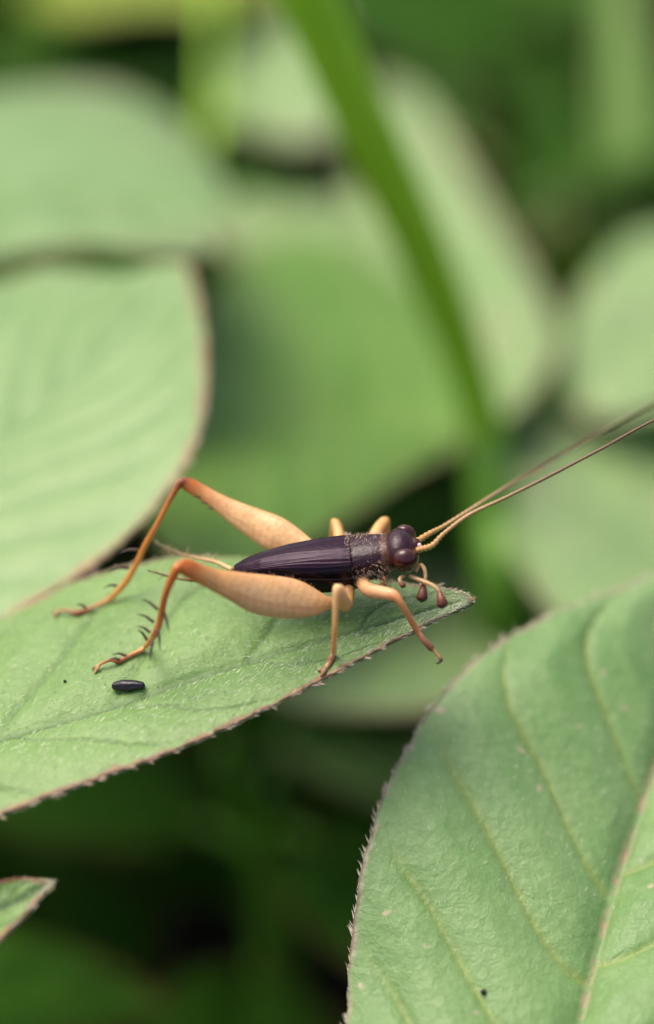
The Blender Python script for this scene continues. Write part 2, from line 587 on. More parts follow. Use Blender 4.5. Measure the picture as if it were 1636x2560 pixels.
def simple_leaf(parent, mat, base, tip, width, roll=0.0, droop=.12, seed=0, stem_to=None, shape=.42, ns=40, ntv=10, quilt=.02, fold=.12, **kw):
    """pointed ovate leaf between two world points; width in cm, roll about its axis in radians"""
    b, t = np.array(base, float), np.array(tip, float)
    ax = t - b; L = np.linalg.norm(ax); a = ax / L
    up = np.array((0, 0, 1.0)); up = unit(up - a * (up @ a))
    sd_ = np.cross(a, up)
    up2 = up * math.cos(roll) + sd_ * math.sin(roll); sd2 = np.cross(a, up2)
    u = np.linspace(0, 1, 9)
    midl = [b + ax * k + up2 * (droop * L * 4 * k * (1 - k) * .5) for k in u]
    prof = (u ** (shape * 1.4)) * (1 - u) ** .75
    prof = prof / prof.max() * width / 2
    lm = [midl[i] + sd2 * prof[i] + up2 * fold * prof[i] for i in range(1, 8)]
    rm = [midl[i] - sd2 * prof[i] + up2 * fold * prof[i] for i in range(1, 8)]
    return leaf(parent, mat, [tuple(k) for k in midl], [tuple(k) for k in lm], [tuple(k) for k in rm], ns=ns, ntv=ntv,
                seed=seed, stem_to=stem_to, quilt=quilt, pixel=False, **kw)


def stem(parent, pts, radii, mat='stem', name='stem'):
    mb = MB(); mb.tube(pts, radii, (0, 0, 0), seg=14, n=10 * len(pts))
    return mb.build(name, M[mat], parent)


def ground_root(name, p):
    return empty(name, (p[0], p[1], 0.0))


# --- host plant: the leaf the cricket stands on and the pale leaf beside it
hx = P(-1250, 2000, 7.5)
host = ground_root('leafy_plant', hx)
tag(host, 'hairy-leaved plant whose pointed leaf carries the cricket', 'plant')
stem(host, [(hx.x - .1, hx.y + .15, -.1), (hx.x, hx.y, 2.5), (hx.x + .03, hx.y, 5.0), (hx.x - .05, hx.y + .2, 7.6)], [.16, .14, .12, .08])
leaf_host, G_host, n_host = leaf(
    host, 'host',
    mid=[(-1050, 2120, 6.95), (-700, 2060, 6.95), (-350, 1965, 6.96), (0, 1852, 6.98), (250, 1780, 7.0), (500, 1695, 7.03), (800, 1603, 7.06), (1000, 1545, 7.06), (1110, 1514, 7.06), (1188, 1497, 7.05)],
    lm=[(-850, 1870, 7.25), (-500, 1700, 7.45), (-200, 1612, 7.52), (0, 1548, 7.54), (200, 1452, 7.56), (440, 1396, 7.50), (700, 1402, 7.42), (960, 1447, 7.21), (1080, 1460, 7.13), (1150, 1476, 7.08)],
    rm=[(-850, 2270, 6.72), (-500, 2250, 6.66), (-200, 2140, 6.68), (0, 2038, 6.72), (300, 1925, 6.78), (530, 1832, 6.83), (800, 1700, 6.92), (1000, 1592, 6.99), (1100, 1541, 7.03), (1160, 1514, 7.045)],
    ns=300, ntv=64, veins=(8, .20, 1.35, .006, .007), bulge=.08, quilt=.015, thick=.016, rimw=.017, seed=3, wave=.003,
    stem_to=(hx.x + .02, hx.y, 5.2), hairs=(420, .030, 5200), hr=.72)
tag(leaf_host, 'pointed green leaf with reddish hairy margin under the cricket')
leaf_left, _, _ = leaf(
    host, 'left',
    mid=[(-1050, 1780, 8.0), (-700, 1600, 8.1), (-350, 1370, 8.3), (0, 1110, 8.55), (250, 880, 8.85), (400, 730, 9.1), (470, 655, 9.25)],
    lm=[(-900, 1420, 8.6), (-600, 1050, 9.0), (-300, 820, 9.3), (0, 705, 9.5), (130, 672, 9.5), (300, 684, 9.4), (400, 660, 9.32)],
    rm=[(-850, 1900, 7.72), (-500, 1800, 7.62), (-150, 1640, 7.68), (60, 1520, 7.74), (230, 1414, 7.80), (360, 1300, 7.86), (450, 1185, 7.95), (500, 1070, 8.1), (516, 950, 8.35), (508, 820, 8.7), (488, 720, 9.02)],
    ns=160, ntv=44, veins=(11, .34, .95, .022, .007), bulge=.06, quilt=.012, thick=.016, rimw=.03, seed=8,
    stem_to=(hx.x, hx.y + .1, 5.9), hairs=(300, .03, 0))
tag(leaf_left, 'broad pale leaf behind the cricket with tan edge')

# --- right-hand foreground leaf
rx = P(2050, 2750, 7.7)
rplant = ground_root('leafy_plant', rx)
tag(rplant, 'plant with one broad veined leaf, its midrib flecked pink and its margin bristly', 'plant')
stem(rplant, [(rx.x, rx.y, -.1), (rx.x - .05, rx.y, 2.0), (rx.x, rx.y - .1, 4.2), (rx.x + .15, rx.y - .1, 5.6)], [.15, .14, .12, .07])
leaf_right, G_r, n_r = leaf(
    rplant, 'right',
    mid=[(1330, 3150, 6.35), (1385, 2850, 6.6), (1450, 2560, 6.85), (1530, 2240, 7.15), (1590, 2060, 7.35), (1680, 1800, 7.6), (1790, 1560, 7.85), (1900, 1380, 8.05)],
    lm=[(1100, 3080, 6.45), (930, 2880, 6.6), (868, 2650, 6.8), (870, 2450, 6.93), (890, 2270, 7.02), (915, 2130, 7.1), (960, 1980, 7.2), (1035, 1840, 7.31), (1130, 1705, 7.44), (1270, 1590, 7.58), (1440, 1510, 7.72), (1640, 1440, 7.9)],
    rm=[(1600, 3080, 6.3), (1860, 2850, 6.5), (2030, 2560, 6.8), (2110, 2250, 7.1), (2100, 1950, 7.4), (2040, 1650, 7.75)],
    ns=220, ntv=64, veins=(8, .26, 1.25, .009, .009), bulge=.12, quilt=.018, thick=.018, rimw=.017, seed=14, wave=.004, redhair=.12, hr=.6,
    stem_to=(rx.x, rx.y, 4.3), hairs=(520, .034, 1500))
tag(leaf_right, 'broad green leaf with yellowish veins and pink-flecked midrib')

# --- lower-left small leaf tip
sx = P(-700, 2650, 7.6)
splant = ground_root('leafy_plant', sx)
tag(splant, 'low plant showing only a small red-edged leaf tip', 'plant')
stem(splant, [(sx.x, sx.y, -.1), (sx.x, sx.y, 2.2), (sx.x + .05, sx.y, 4.2)], [.1, .09, .06])
leaf(splant, 'host',
     mid=[(-560, 2640, 6.85), (-300, 2480, 6.8), (-80, 2320, 6.75), (60, 2240, 6.74), (136, 2203, 6.74)],
     lm=[(-480, 2420, 7.05), (-250, 2290, 6.98), (-60, 2215, 6.86), (40, 2193, 6.79), (90, 2196, 6.76)],
     rm=[(-420, 2680, 6.7), (-180, 2560, 6.62), (-20, 2370, 6.64), (60, 2290, 6.68), (110, 2232, 6.72)],
     ns=90, ntv=30, veins=(7, .2, 1.3, .01, .008), bulge=.08, quilt=.015, thick=.014, rimw=.03, seed=21,
     stem_to=(sx.x + .05, sx.y, 4.1), hairs=(140, .018, 600))

# --- upper-left blurred leaf
ux = P(-900, 700, 11.5)
uplant = ground_root('leafy_plant', ux)
tag(uplant, 'plant with a rounded pale leaf hanging above the broad pale leaf', 'plant')
stem(uplant, [(ux.x, ux.y, -.1), (ux.x, ux.y, 3), (ux.x, ux.y, 5.6), (ux.x + .1, ux.y, 7)], [.16, .14, .12, .07])
leaf(uplant, 'upper',
     mid=[(-800, 620, 11.0), (-400, 560, 10.9), (0, 500, 10.9), (300, 510, 10.8), (480, 590, 10.3), (525, 625, 10.1)],
     lm=[(-600, 380, 12.1), (-250, 270, 12.5), (50, 222, 12.7), (270, 215, 12.7), (440, 300, 12.2), (550, 440, 11.3), (570, 530, 10.7)],
     rm=[(-600, 800, 10.2), (-250, 730, 9.95), (0, 640, 9.9), (200, 612, 9.85), (380, 625, 9.8), (480, 640, 9.9)],
     ns=70, ntv=24, veins=(8, .2, 1.2, .05, .006), bulge=.12, quilt=.015, rimw=.03, seed=4, stem_to=(ux.x, ux.y, 5.6))

# --- centre plant with the slanting green stem
node = P(1212, 1085, 10.9)
cplant = ground_root('leafy_plant', (node.x + .15, node.y))
tag(cplant, 'plant with a bright green slanting stem and broad leaves behind the cricket', 'plant')
top = P(770, -60, 9.3)
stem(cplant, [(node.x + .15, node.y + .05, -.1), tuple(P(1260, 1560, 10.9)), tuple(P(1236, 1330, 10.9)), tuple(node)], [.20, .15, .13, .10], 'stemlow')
stem(cplant, [tuple(node), tuple(P(1180, 957, 10.65)), tuple(P(1105, 744, 10.3)), tuple(P(1020, 545, 10.0)), tuple(P(914, 319, 9.7)), tuple(P(800, 60, 9.4)), tuple(P(740, -80, 9.25)), tuple(P(560, -520, 8.8))],
     [.10, .10, .11, .115, .12, .12, .12, .10], name='stem')
leaf(cplant, 'mid',
     mid=[(1205, 1090, 11.0), (1050, 1060, 11.1), (850, 1040, 11.1), (650, 1060, 10.9), (480, 1130, 10.5), (350, 1250, 10.0)],
     lm=[(1160, 900, 11.9), (1020, 700, 12.8), (820, 590, 13.2), (640, 610, 13.0), (500, 760, 12.3), (400, 980, 11.2)],
     rm=[(1130, 1130, 10.8), (1010, 1190, 10.5), (880, 1280, 10.1), (740, 1370, 9.7), (580, 1430, 9.5), (420, 1390, 9.6)],
     ns=80, ntv=26, veins=(7, .22, 1.2, .05, .006), bulge=.14, quilt=.015, rimw=.045, seed=5)
leaf(cplant, 'pale',
     mid=[(1215, 1080, 11.0), (1190, 880, 11.9), (1130, 640, 13.0), (1050, 420, 14.0), (950, 190, 15.0)],
     lm=[(1090, 960, 11.7), (980, 760, 12.7), (900, 560, 13.6), (870, 360, 14.4)],
     rm=[(1330, 980, 11.2), (1395, 860, 11.7), (1350, 720, 12.4), (1250, 560, 13.1), (1150, 390, 13.9), (1060, 250, 14.6)],
     ns=70, ntv=24, veins=(7, .22, 1.2, .05, .006), bulge=.14, quilt=.015, rimw=.05, seed=6)

# --- right-hand blurred plant
qx = P(2000, 1200, 12.0)
qplant = ground_root('leafy_plant', qx)
tag(qplant, 'plant with two broad pale leaves beyond the tips of the antennae', 'plant')
stem(qplant, [(qx.x, qx.y, -.1), (qx.x, qx.y, 2.5), (qx.x, qx.y, 5.5)], [.16, .14, .09])
leaf(qplant, 'pale',
     mid=[(1900, 760, 12.6), (1750, 780, 12.5), (1600, 830, 12.3), (1480, 920, 11.9), (1420, 1000, 11.6)],
     lm=[(1850, 620, 13.3), (1700, 570, 13.5), (1560, 610, 13.3), (1450, 740, 12.7), (1412, 880, 12.1)],
     rm=[(1850, 900, 12.0), (1720, 990, 11.5), (1580, 1040, 11.3), (1470, 1040, 11.4)],
     ns=60, ntv=20, veins=(7, .2, 1.2, .05, .006), bulge=.14, quilt=.015, rimw=.04, seed=31, stem_to=(qx.x, qx.y, 4.9))
leaf(qplant, 'pale',
     mid=[(1950, 1500, 10.6), (1750, 1420, 10.7), (1560, 1320, 10.9), (1400, 1200, 11.2), (1290, 1090, 11.6)],
     lm=[(1850, 1280, 11.4), (1680, 1120, 11.9), (1500, 1040, 12.1), (1370, 1040, 11.9)],
     rm=[(1850, 1680, 9.9), (1650, 1680, 9.8), (1440, 1590, 10.0), (1310, 1440, 10.4), (1255, 1270, 10.9)],
     ns=60, ntv=20, veins=(7, .2, 1.2, .05, .006), bulge=.14, quilt=.015, rimw=.04, seed=32, stem_to=(qx.x, qx.y, 4.0))

# --- leaves low behind the leaf tip
lx = P(1500, 1750, 11.5)
lplant = ground_root('leafy_plant', lx)
tag(lplant, 'low plant with soft green leaves just below the pointed leaf tip', 'plant')
stem(lplant, [(lx.x, lx.y, -.1), (lx.x, lx.y, 1.6), (lx.x - .05, lx.y, 3.2)], [.13, .12, .08])
leaf(lplant, 'pale',
     mid=[(1400, 1620, 10.9), (1200, 1600, 10.8), (1000, 1600, 10.7), (800, 1640, 10.5), (640, 1720, 10.2)],
     lm=[(1280, 1470, 11.5), (1080, 1420, 11.7), (860, 1460, 11.5), (700, 1600, 10.8)],
     rm=[(1280, 1740, 10.3), (1100, 1775, 10.0), (920, 1785, 9.9), (750, 1775, 10.0)],
     ns=60, ntv=20, veins=(7, .2, 1.2, .05, .006), bulge=.12, quilt=.015, rimw=.05, seed=41, stem_to=(lx.x, lx.y, 3.0))
leaf(lplant, 'mid',
     mid=[(1420, 1900, 11.6), (1220, 1880, 11.7), (1020, 1860, 11.7), (820, 1850, 11.7), (680, 1860, 11.6)],
     lm=[(1280, 1760, 12.3), (1060, 1730, 12.5), (850, 1760, 12.3)],
     rm=[(1280, 2040, 11.0), (1080, 2050, 10.9), (860, 1970, 11.2)],
     ns=60, ntv=20, veins=(7, .2, 1.2, .05, .006), bulge=.12, quilt=.015, rimw=.03, seed=42, stem_to=(lx.x, lx.y, 2.4))

# --- plant at the top of the frame
tx = P(560, 120, 17.0)
tplant = ground_root('leafy_plant', tx)
tag(tplant, 'plant with pale pointed leaves and a brownish stem left of the slanting stem', 'plant')
stem(tplant, [(tx.x, tx.y, -.1), (tx.x, tx.y, 3), (tx.x - .15, tx.y, 6.2), (tx.x - .25, tx.y, 8.5)], [.15, .14, .12, .08], 'stemred')
leaf(tplant, 'pale',
     mid=[(540, 300, 14.6), (660, 190, 14.7), (720, 40, 15.3), (730, -130, 16.2)],
     lm=[(530, 150, 15.4), (580, 10, 15.9), (650, -100, 16.3)],
     rm=[(680, 345, 14.0), (830, 330, 13.9), (850, 100, 14.9), (800, -80, 15.7)],
     ns=50, ntv=18, veins=(7, .2, 1.2, .05, .006), bulge=.1, quilt=.03, rimw=.05, seed=51, stem_to=(tx.x, tx.y, 5.2))
leaf(tplant, 'pale',
     mid=[(500, 560, 14.0), (640, 560, 13.9), (780, 555, 13.8), (950, 560, 13.6)],
     lm=[(600, 480, 14.5), (740, 470, 14.5), (880, 500, 14.2)],
     rm=[(600, 640, 13.4), (740, 650, 13.3), (880, 620, 13.3)],
     ns=50, ntv=18, veins=(7, .2, 1.2, .05, .006), bulge=.1, quilt=.03, rimw=.05, seed=52, stem_to=(tx.x, tx.y, 3.5))
leaf(tplant, 'yellow',
     mid=[(60, 20, 15.6), (250, -50, 15.8), (450, -70, 15.8), (740, -40, 15.4)],
     lm=[(200, -150, 16.6), (420, -180, 16.8), (620, -130, 16.2)],
     rm=[(200, 40, 15.0), (380, 20, 15.0), (590, 25, 14.9)],
     ns=50, ntv=18, veins=(7, .2, 1.2, .05, .006), bulge=.1, quilt=.03, rimw=.05, seed=53, stem_to=(tx.x - .25, tx.y, 8.2))


# --- upright blade and olive leaf at the back
gx = P(1570, 760, 14.5)
gplant = ground_root('grass_plant', gx)
tag(gplant, 'upright green grass blades behind the two broad pale leaves', 'grass')
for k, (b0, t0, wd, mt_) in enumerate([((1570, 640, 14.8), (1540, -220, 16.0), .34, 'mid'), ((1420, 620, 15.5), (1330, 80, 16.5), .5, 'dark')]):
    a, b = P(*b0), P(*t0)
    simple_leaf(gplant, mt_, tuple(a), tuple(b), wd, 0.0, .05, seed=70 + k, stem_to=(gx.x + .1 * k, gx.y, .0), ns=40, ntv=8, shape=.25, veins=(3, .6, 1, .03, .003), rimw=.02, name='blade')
ox = P(1250, 420, 17.5)
oplant = ground_root('leafy_plant', ox)
tag(oplant, 'plant with dull olive leaves in the dark gap right of the slanting stem', 'plant')
stem(oplant, [(ox.x, ox.y, -.1), (ox.x, ox.y, 1), (ox.x, ox.y, 2.4)], [.12, .11, .06])
for k, (b0, t0, wd) in enumerate([((1290, 130, 18.0), (1010, 20, 18.3), 1.0), ((1300, 260, 17.2), (1120, 230, 17.0), .8), ((1260, 560, 15.8), (1420, 560, 15.5), .8)]):
    simple_leaf(oplant, 'olive', tuple(P(*b0)), tuple(P(*t0)), wd, .2, .1, seed=80 + k, stem_to=(ox.x, ox.y, 1.4 + .4 * (2 - k) * .5), ns=30, ntv=8, veins=(7, .2, 1.2, .05, .006), rimw=.03)


# --- low plants behind: prototypes copied
def proto(seed, hgt, nl, mats, smat):
    rg = random.Random(seed)
    r = empty('low_plant', (0, 0, 0))
    stem(r, [(0, 0, -.1), (rg.uniform(-.1, .1), rg.uniform(-.1, .1), hgt * .5), (rg.uniform(-.2, .2), rg.uniform(-.2, .2), hgt)], [.12, .10, .05], smat)
    for k in range(nl):
        z = hgt * (.35 + .65 * (k + .5) / nl)
        a = k * 2.4 + rg.uniform(-.3, .3)
        L = rg.uniform(1.7, 2.7)
        b0 = np.array((.3 * math.cos(a), .3 * math.sin(a), z + .1))
        t0 = b0 + np.array((L * math.cos(a), L * math.sin(a), rg.uniform(-.5, .35)))
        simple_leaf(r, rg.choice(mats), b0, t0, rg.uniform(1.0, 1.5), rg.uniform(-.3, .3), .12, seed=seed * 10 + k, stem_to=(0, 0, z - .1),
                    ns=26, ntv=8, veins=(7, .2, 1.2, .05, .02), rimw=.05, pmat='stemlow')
    return r


def copy_tree(o, parent=None, inv=None):
    c = o.copy(); COL.objects.link(c)
    if parent is not None: c.parent = parent
    for ch in list(o.children): copy_tree(ch, c)
    return c


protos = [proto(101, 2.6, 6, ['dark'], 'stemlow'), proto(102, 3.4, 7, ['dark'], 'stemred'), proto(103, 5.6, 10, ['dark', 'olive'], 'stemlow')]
LAB = ['short dark green plant growing low on the soil behind the stems',
       'dark green plant with a reddish stem low among the others',
       'tall bushy plant with dark and olive leaves at the rim of the clump']
spots = []
rg = random.Random(5)
for row, (y0, kinds) in enumerate([(9.8, [0]), (12.6, [0, 1]), (15.6, [1, 0]), (18.8, [0, 1]), (22.2, [1, 0]), (26.5, [2])]):
    n = 4 + row
    for k in range(n):
        half = 2.8 + row * 1.0
        x = -half + 2 * half * (k + .5) / n + rg.uniform(-.5, .5)
        y_, a_ = y0 + rg.uniform(-.8, .8), rg.uniform(0, 6.28)
        if row == 0 and abs(x) < 1.3: continue
        spots.append((x, y_, kinds[k % len(kinds)], a_))
spots += [(-.3, 8.3, 0, 2.0), (1.2, 10.4, 0, .6), (-3.4, 6.4, 0, 1.0), (2.4, 6.4, 0, .4)]
spots += [(-5.2, 5.5, 2, 1), (-5.6, 9.5, 2, 2), (5.2, 5.0, 2, 3), (5.6, 9.5, 2, .5), (-6.5, 14, 2, 4), (6.6, 14, 2, 5)]  # unseen tall plants added beside the frame to shade the understory
first = [True] * 3
for x, y, k, a in spots:
    o = protos[k] if first[k] else copy_tree(protos[k])
    first[k] = False
    o.location = (x, y, 0); o.rotation_euler = (0, 0, a)
    tag(o, LAB[k], 'plant', ['short plants on the soil', 'reddish-stemmed plants', 'tall plants at the rim'][k])

# ------------------------------------------------------------------ cricket
me = leaf_host.data
bvh = BVHTree.FromPolygons([v.co.copy() for v in me.vertices], [tuple(p.vertices) for p in me.polygons])


def on_leaf(x, y, lift=0.0):
    d = (P(x, y, 7) - CAM).normalized()
    h = bvh.ray_cast(CAM, d)
    p = h[0] if h[0] is not None else P(x, y, 7.0)
    return p + Vector((0, 0, lift))


TAN, TAN2 = (.60, .34, .12), (.72, .455, .215)
ORA, BRN = (.46, .15, .03), (.16, .045, .02)
BLK = (.006, .003, .004)
PUR = (.026, .007, .012)
DL = 7.05
A0, A1 = P(575, 1432, DL + .03), P(962, 1396, DL - .02)
AX = (A1 - A0).normalized()
ZUP = Vector((0, -.06, 1)); ZUP = (ZUP - AX * ZUP.dot(AX)).normalized()
YS = ZUP.cross(AX).normalized()          # towards the far side
BL = (A1 - A0).length


def B(u, side, up):
    return A0 + AX * (u * BL) + YS * side + ZUP * up


foot = on_leaf(840, 1560)
cricket = empty('cricket', foot)
tag(cricket, 'small dark purple-brown cricket with tan hind legs standing on the leaf', 'cricket')

body = MB()


def loft(rows, col, seg=26, n=40, p=2.3):
    """rows: u, centre height, half width, half height"""
    Ar = np.array(rows)
    u = np.linspace(Ar[0, 0], Ar[-1, 0], n)
    c = [np.interp(u, Ar[:, 0], Ar[:, k]) for k in range(1, 4)]
    V, F = [], []
    for i in range(n):
        for j in range(seg):
            a = 2 * math.pi * j / seg
            ca, sa = math.cos(a), math.sin(a)
            V.append(B(u[i], c[1][i] * math.copysign(abs(ca) ** (2 / p), ca), c[0][i] + c[2][i] * math.copysign(abs(sa) ** (2 / p), sa)))
    V.append(B(u[0] - .004, 0, c[0][0])); V.append(B(u[-1] + .004, 0, c[0][-1]))
    for i in range(n - 1):
        for j in range(seg):
            a, b = i * seg + j, i * seg + (j + 1) % seg
            F.append((a, b, b + seg, a + seg))
    for j in range(seg):
        F.append((n * seg, (j + 1) % seg, j)); F.append((n * seg + 1, (n - 1) * seg + j, (n - 1) * seg + (j + 1) % seg))
    body.add([tuple(v) for v in V], F, col)


# abdomen and thorax
loft([(0.0, -.004, .010, .010), (.1, -.004, .028, .026), (.3, -.008, .054, .050), (.55, -.016, .070, .066), (.75, -.018, .074, .072), (.84, -.016, .066, .068), (.9, -.01, .05, .05)], BLK)
# pronotum
loft([(.755, .004, .058, .050), (.775, .006, .071, .061), (.82, .008, .074, .063), (.92, .012, .071, .061), (.985, .014, .066, .057), (1.0, .014, .055, .048)], PUR, p=2.5)
# neck
loft([(.97, .014, .055, .048), (1.0, .015, .068, .058), (1.02, .016, .066, .056), (1.05, .018, .05, .045)], (.10, .04, .02), n=10)
# head: cranium, face, tubercle between the antennae
hc = B(1.105, 0, .034)
body.ellipsoid(hc, AX * .052, YS * .074, ZUP * .056, PUR)
body.ellipsoid(hc + AX * .014 - ZUP * .034, AX * .042, YS * .050, ZUP * .046, BLK)
body.ellipsoid(hc + AX * .022 - ZUP * .066, AX * .022, YS * .030, ZUP * .026, (.10, .04, .02))
body.ellipsoid(hc + AX * .048 + ZUP * .012, AX * .018, YS * .022, ZUP * .020, (.05, .015, .015))
for sgn in (-1, 1):   # mandible sides
    body.ellipsoid(hc + AX * .030 - ZUP * .062 + YS * (.014 * sgn), AX * .012, YS * .010, ZUP * .022, (.06, .025, .015))
for sgn in (-1, 1):   # antenna sockets
    body.ellipsoid(hc + AX * .058 + ZUP * .006 + YS * (.020 * sgn), AX * .012, YS * .010, ZUP * .010, (.38, .20, .07))


def Pl(rows):
    return [tuple(P(*r)) for r in rows]


# hind leg, near side
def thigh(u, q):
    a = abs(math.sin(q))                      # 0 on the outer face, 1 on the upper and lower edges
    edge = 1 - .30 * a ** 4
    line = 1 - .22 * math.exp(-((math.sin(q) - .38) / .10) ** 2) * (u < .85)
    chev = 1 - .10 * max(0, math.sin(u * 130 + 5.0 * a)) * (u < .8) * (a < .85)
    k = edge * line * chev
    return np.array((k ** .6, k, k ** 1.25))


fz = tuple(FW)
body.tube(Pl([(838, 1508, 6.99), (815, 1508, 6.96), (787, 1507, 6.94), (730, 1497, 6.92), (650, 1486, 6.88), (590, 1467, 6.84), (540, 1451, 6.81), (500, 1434, 6.78), (470, 1420, 6.76), (452, 1412, 6.75)]),
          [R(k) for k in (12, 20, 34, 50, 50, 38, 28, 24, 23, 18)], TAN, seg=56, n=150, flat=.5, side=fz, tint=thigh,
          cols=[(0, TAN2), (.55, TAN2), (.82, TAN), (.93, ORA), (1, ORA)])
t_end = on_leaf(362, 1628, .012)
kn = P(449, 1414, 6.75)
tib = [tuple(kn), tuple(P(441, 1424, 6.745)), tuple(P(414, 1488, 6.79)), tuple(P(401, 1549, 6.85)), tuple(P(386, 1588, 6.89)), tuple(t_end + Vector((.006, 0, .012)))]
body.tube(tib, [R(k) for k in (13, 12, 9, 9, 9, 8)], ORA, seg=10, n=40, cols=[(0, ORA), (.25, (.36, .13, .035)), (.6, (.5, .25, .07)), (1, (.55, .3, .09))])
tar = [t_end, on_leaf(316, 1650, .010), on_leaf(296, 1660, .008)]
body.tube([tuple(p) for p in tar], [R(7), R(6), R(8)], (.55, .30, .12), (.20, .06, .03), seg=8, n=14)
tar2 = [tar[-1], on_leaf(276, 1664, .022), on_leaf(248, 1672, .014), on_leaf(238, 1685, .004)]
body.tube([tuple(p) for p in tar2], [R(7), R(5), R(4.5), R(4)], (.22, .07, .03), (.5, .28, .12), seg=8, n=16)
# hind leg, far side
body.tube(Pl([(790, 1385, 7.10), (740, 1362, 7.13), (690, 1336, 7.15), (640, 1310, 7.17), (590, 1283, 7.18), (545, 1255, 7.19), (505, 1230, 7.20), (475, 1213, 7.20), (458, 1203, 7.20)]),
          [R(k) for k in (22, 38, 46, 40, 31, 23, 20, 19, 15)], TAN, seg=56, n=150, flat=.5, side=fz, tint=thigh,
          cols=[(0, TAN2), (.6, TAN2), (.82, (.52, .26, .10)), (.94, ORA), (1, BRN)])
f_end = on_leaf(276, 1506, .014)
body.tube(Pl([(460, 1204, 7.20), (450, 1208, 7.20), (424, 1251, 7.205), (394, 1309, 7.22), (364, 1362, 7.25), (343, 1407, 7.28), (314, 1456, 7.31)]) + [tuple(f_end)],
          [R(k) for k in (11, 10, 7.5, 7.5, 8, 8, 8.5, 8)], ORA, seg=10, n=50, cols=[(0, BRN), (.2, (.42, .17, .04)), (.6, (.5, .22, .05)), (1, (.55, .28, .07))])
ft = [f_end, on_leaf(228, 1527, .012), on_leaf(192, 1539, .010)]
body.tube([tuple(p) for p in ft], [R(7), R(6), R(9)], (.55, .30, .12), (.22, .07, .05), seg=8, n=14)
ft2 = [ft[-1], on_leaf(165, 1536, .018), on_leaf(145, 1535, .012), on_leaf(137, 1545, .003)]
body.tube([tuple(p) for p in ft2], [R(7), R(5), R(4.5), R(4)], (.25, .09, .05), (.45, .28, .15), seg=8, n=14)
# middle leg, near side
body.tube(Pl([(872, 1462, 7.0), (868, 1500, 6.96), (863, 1512, 6.92), (853, 1490, 6.86), (846, 1470, 6.83)]), [R(k) for k in (15, 17, 18, 17, 14)], TAN, seg=14, n=30, cols=[(0, (.3, .15, .06)), (.5, TAN), (1, TAN2)])
m_end = on_leaf(833, 1640, .010)
body.tube(Pl([(846, 1468, 6.83), (841, 1480, 6.825), (839, 1530, 6.84), (837, 1580, 6.87)]) + [tuple(m_end)], [R(k) for k in (13, 10.5, 8, 7.5, 7)], TAN, seg=10, n=30, cols=[(0, TAN2), (.5, TAN), (1, (.62, .36, .16))])
mt = [m_end, on_leaf(826, 1658, .008), on_leaf(814, 1676, .010), on_leaf(803, 1692, .004)]
body.tube([tuple(p) for p in mt], [R(7), R(8), R(6), R(4.5)], (.5, .26, .12), (.3, .15, .09), seg=8, n=16, cols=[(0, (.55, .3, .13)), (.35, (.2, .07, .04)), (.6, (.5, .3, .16)), (1, (.28, .15, .09))])
# middle leg, far side
mf = on_leaf(815, 1428, .008)
body.tube(Pl([(850, 1400, 7.12), (848, 1345, 7.20), (843, 1318, 7.23), (838, 1304, 7.24)]), [R(k) for k in (18, 15, 14, 12)], TAN2, TAN, seg=12, n=24)
body.tube(Pl([(838, 1304, 7.24), (834, 1312, 7.25), (826, 1380, 7.30)]) + [tuple(mf)], [R(k) for k in (11, 9, 7, 6)], TAN, ORA, seg=8, n=24)
# front leg, near side
body.tube(Pl([(905, 1440, 7.01), (912, 1466, 6.97), (930, 1477, 6.94), (960, 1482, 6.91), (984, 1488, 6.89), (994, 1496, 6.885)]), [R(k) for k in (17, 18, 18, 16, 15, 11)], (.5, .27, .12), seg=14, n=30, cols=[(0, (.3, .15, .06)), (.3, (.52, .30, .15)), (.75, (.66, .38, .20)), (1, (.62, .28, .11))])
body.tube(Pl([(990, 1490, 6.885), (1002, 1507, 6.885), (1022, 1540, 6.91), (1037, 1566, 6.935), (1047, 1582, 6.945)]), [R(k) for k in (12, 9.5, 8.5, 8.5, 8)], (.58, .28, .10), (.46, .20, .09), seg=10, n=26)
body.tube(Pl([(1047, 1582, 6.945), (1060, 1600, 6.945), (1078, 1619, 6.95), (1084, 1624, 6.95)]), [R(k) for k in (8, 8.5, 9, 6.5)], (.42, .2, .11), (.14, .05, .035), seg=8, n=16)
body.tube(Pl([(1084, 1624, 6.95), (1094, 1636, 6.95), (1103, 1648, 6.95), (1100, 1655, 6.947), (1091, 1659, 6.945)]), [R(k) for k in (5, 5, 6, 4.5, 3.2)], (.5, .3, .16), (.05, .025, .015), seg=8, n=18, cols=[(0, (.5, .3, .16)), (.5, (.4, .22, .1)), (.62, (.05, .03, .02)), (1, (.05, .03, .02))])
# front leg, far side
ff = on_leaf(957, 1476, .008)
body.tube(Pl([(930, 1390, 7.10), (936, 1345, 7.17), (950, 1318, 7.21), (964, 1300, 7.23)]), [R(k) for k in (17, 16, 16, 13)], TAN2, TAN, seg=12, n=24)
body.tube(Pl([(964, 1300, 7.23), (968, 1312, 7.24), (966, 1400, 7.24)]) + [tuple(ff)], [R(k) for k in (11, 9, 7, 6)], TAN, ORA, seg=8, n=24)

for p_ in (tar2[-1], ft2[-1], mt[-1], ff, mf):          # second claw beside each foot tip
    q_ = Vector(p_)
    body.tube([tuple(q_ + Vector((.012, .008, .010))), tuple(q_ + Vector((.004, .016, .010))), tuple(q_ + Vector((-.010, .020, .001)))], [R(4.5), R(4), R(3.4)], (.4, .22, .1), (.1, .05, .03), seg=8, n=8)
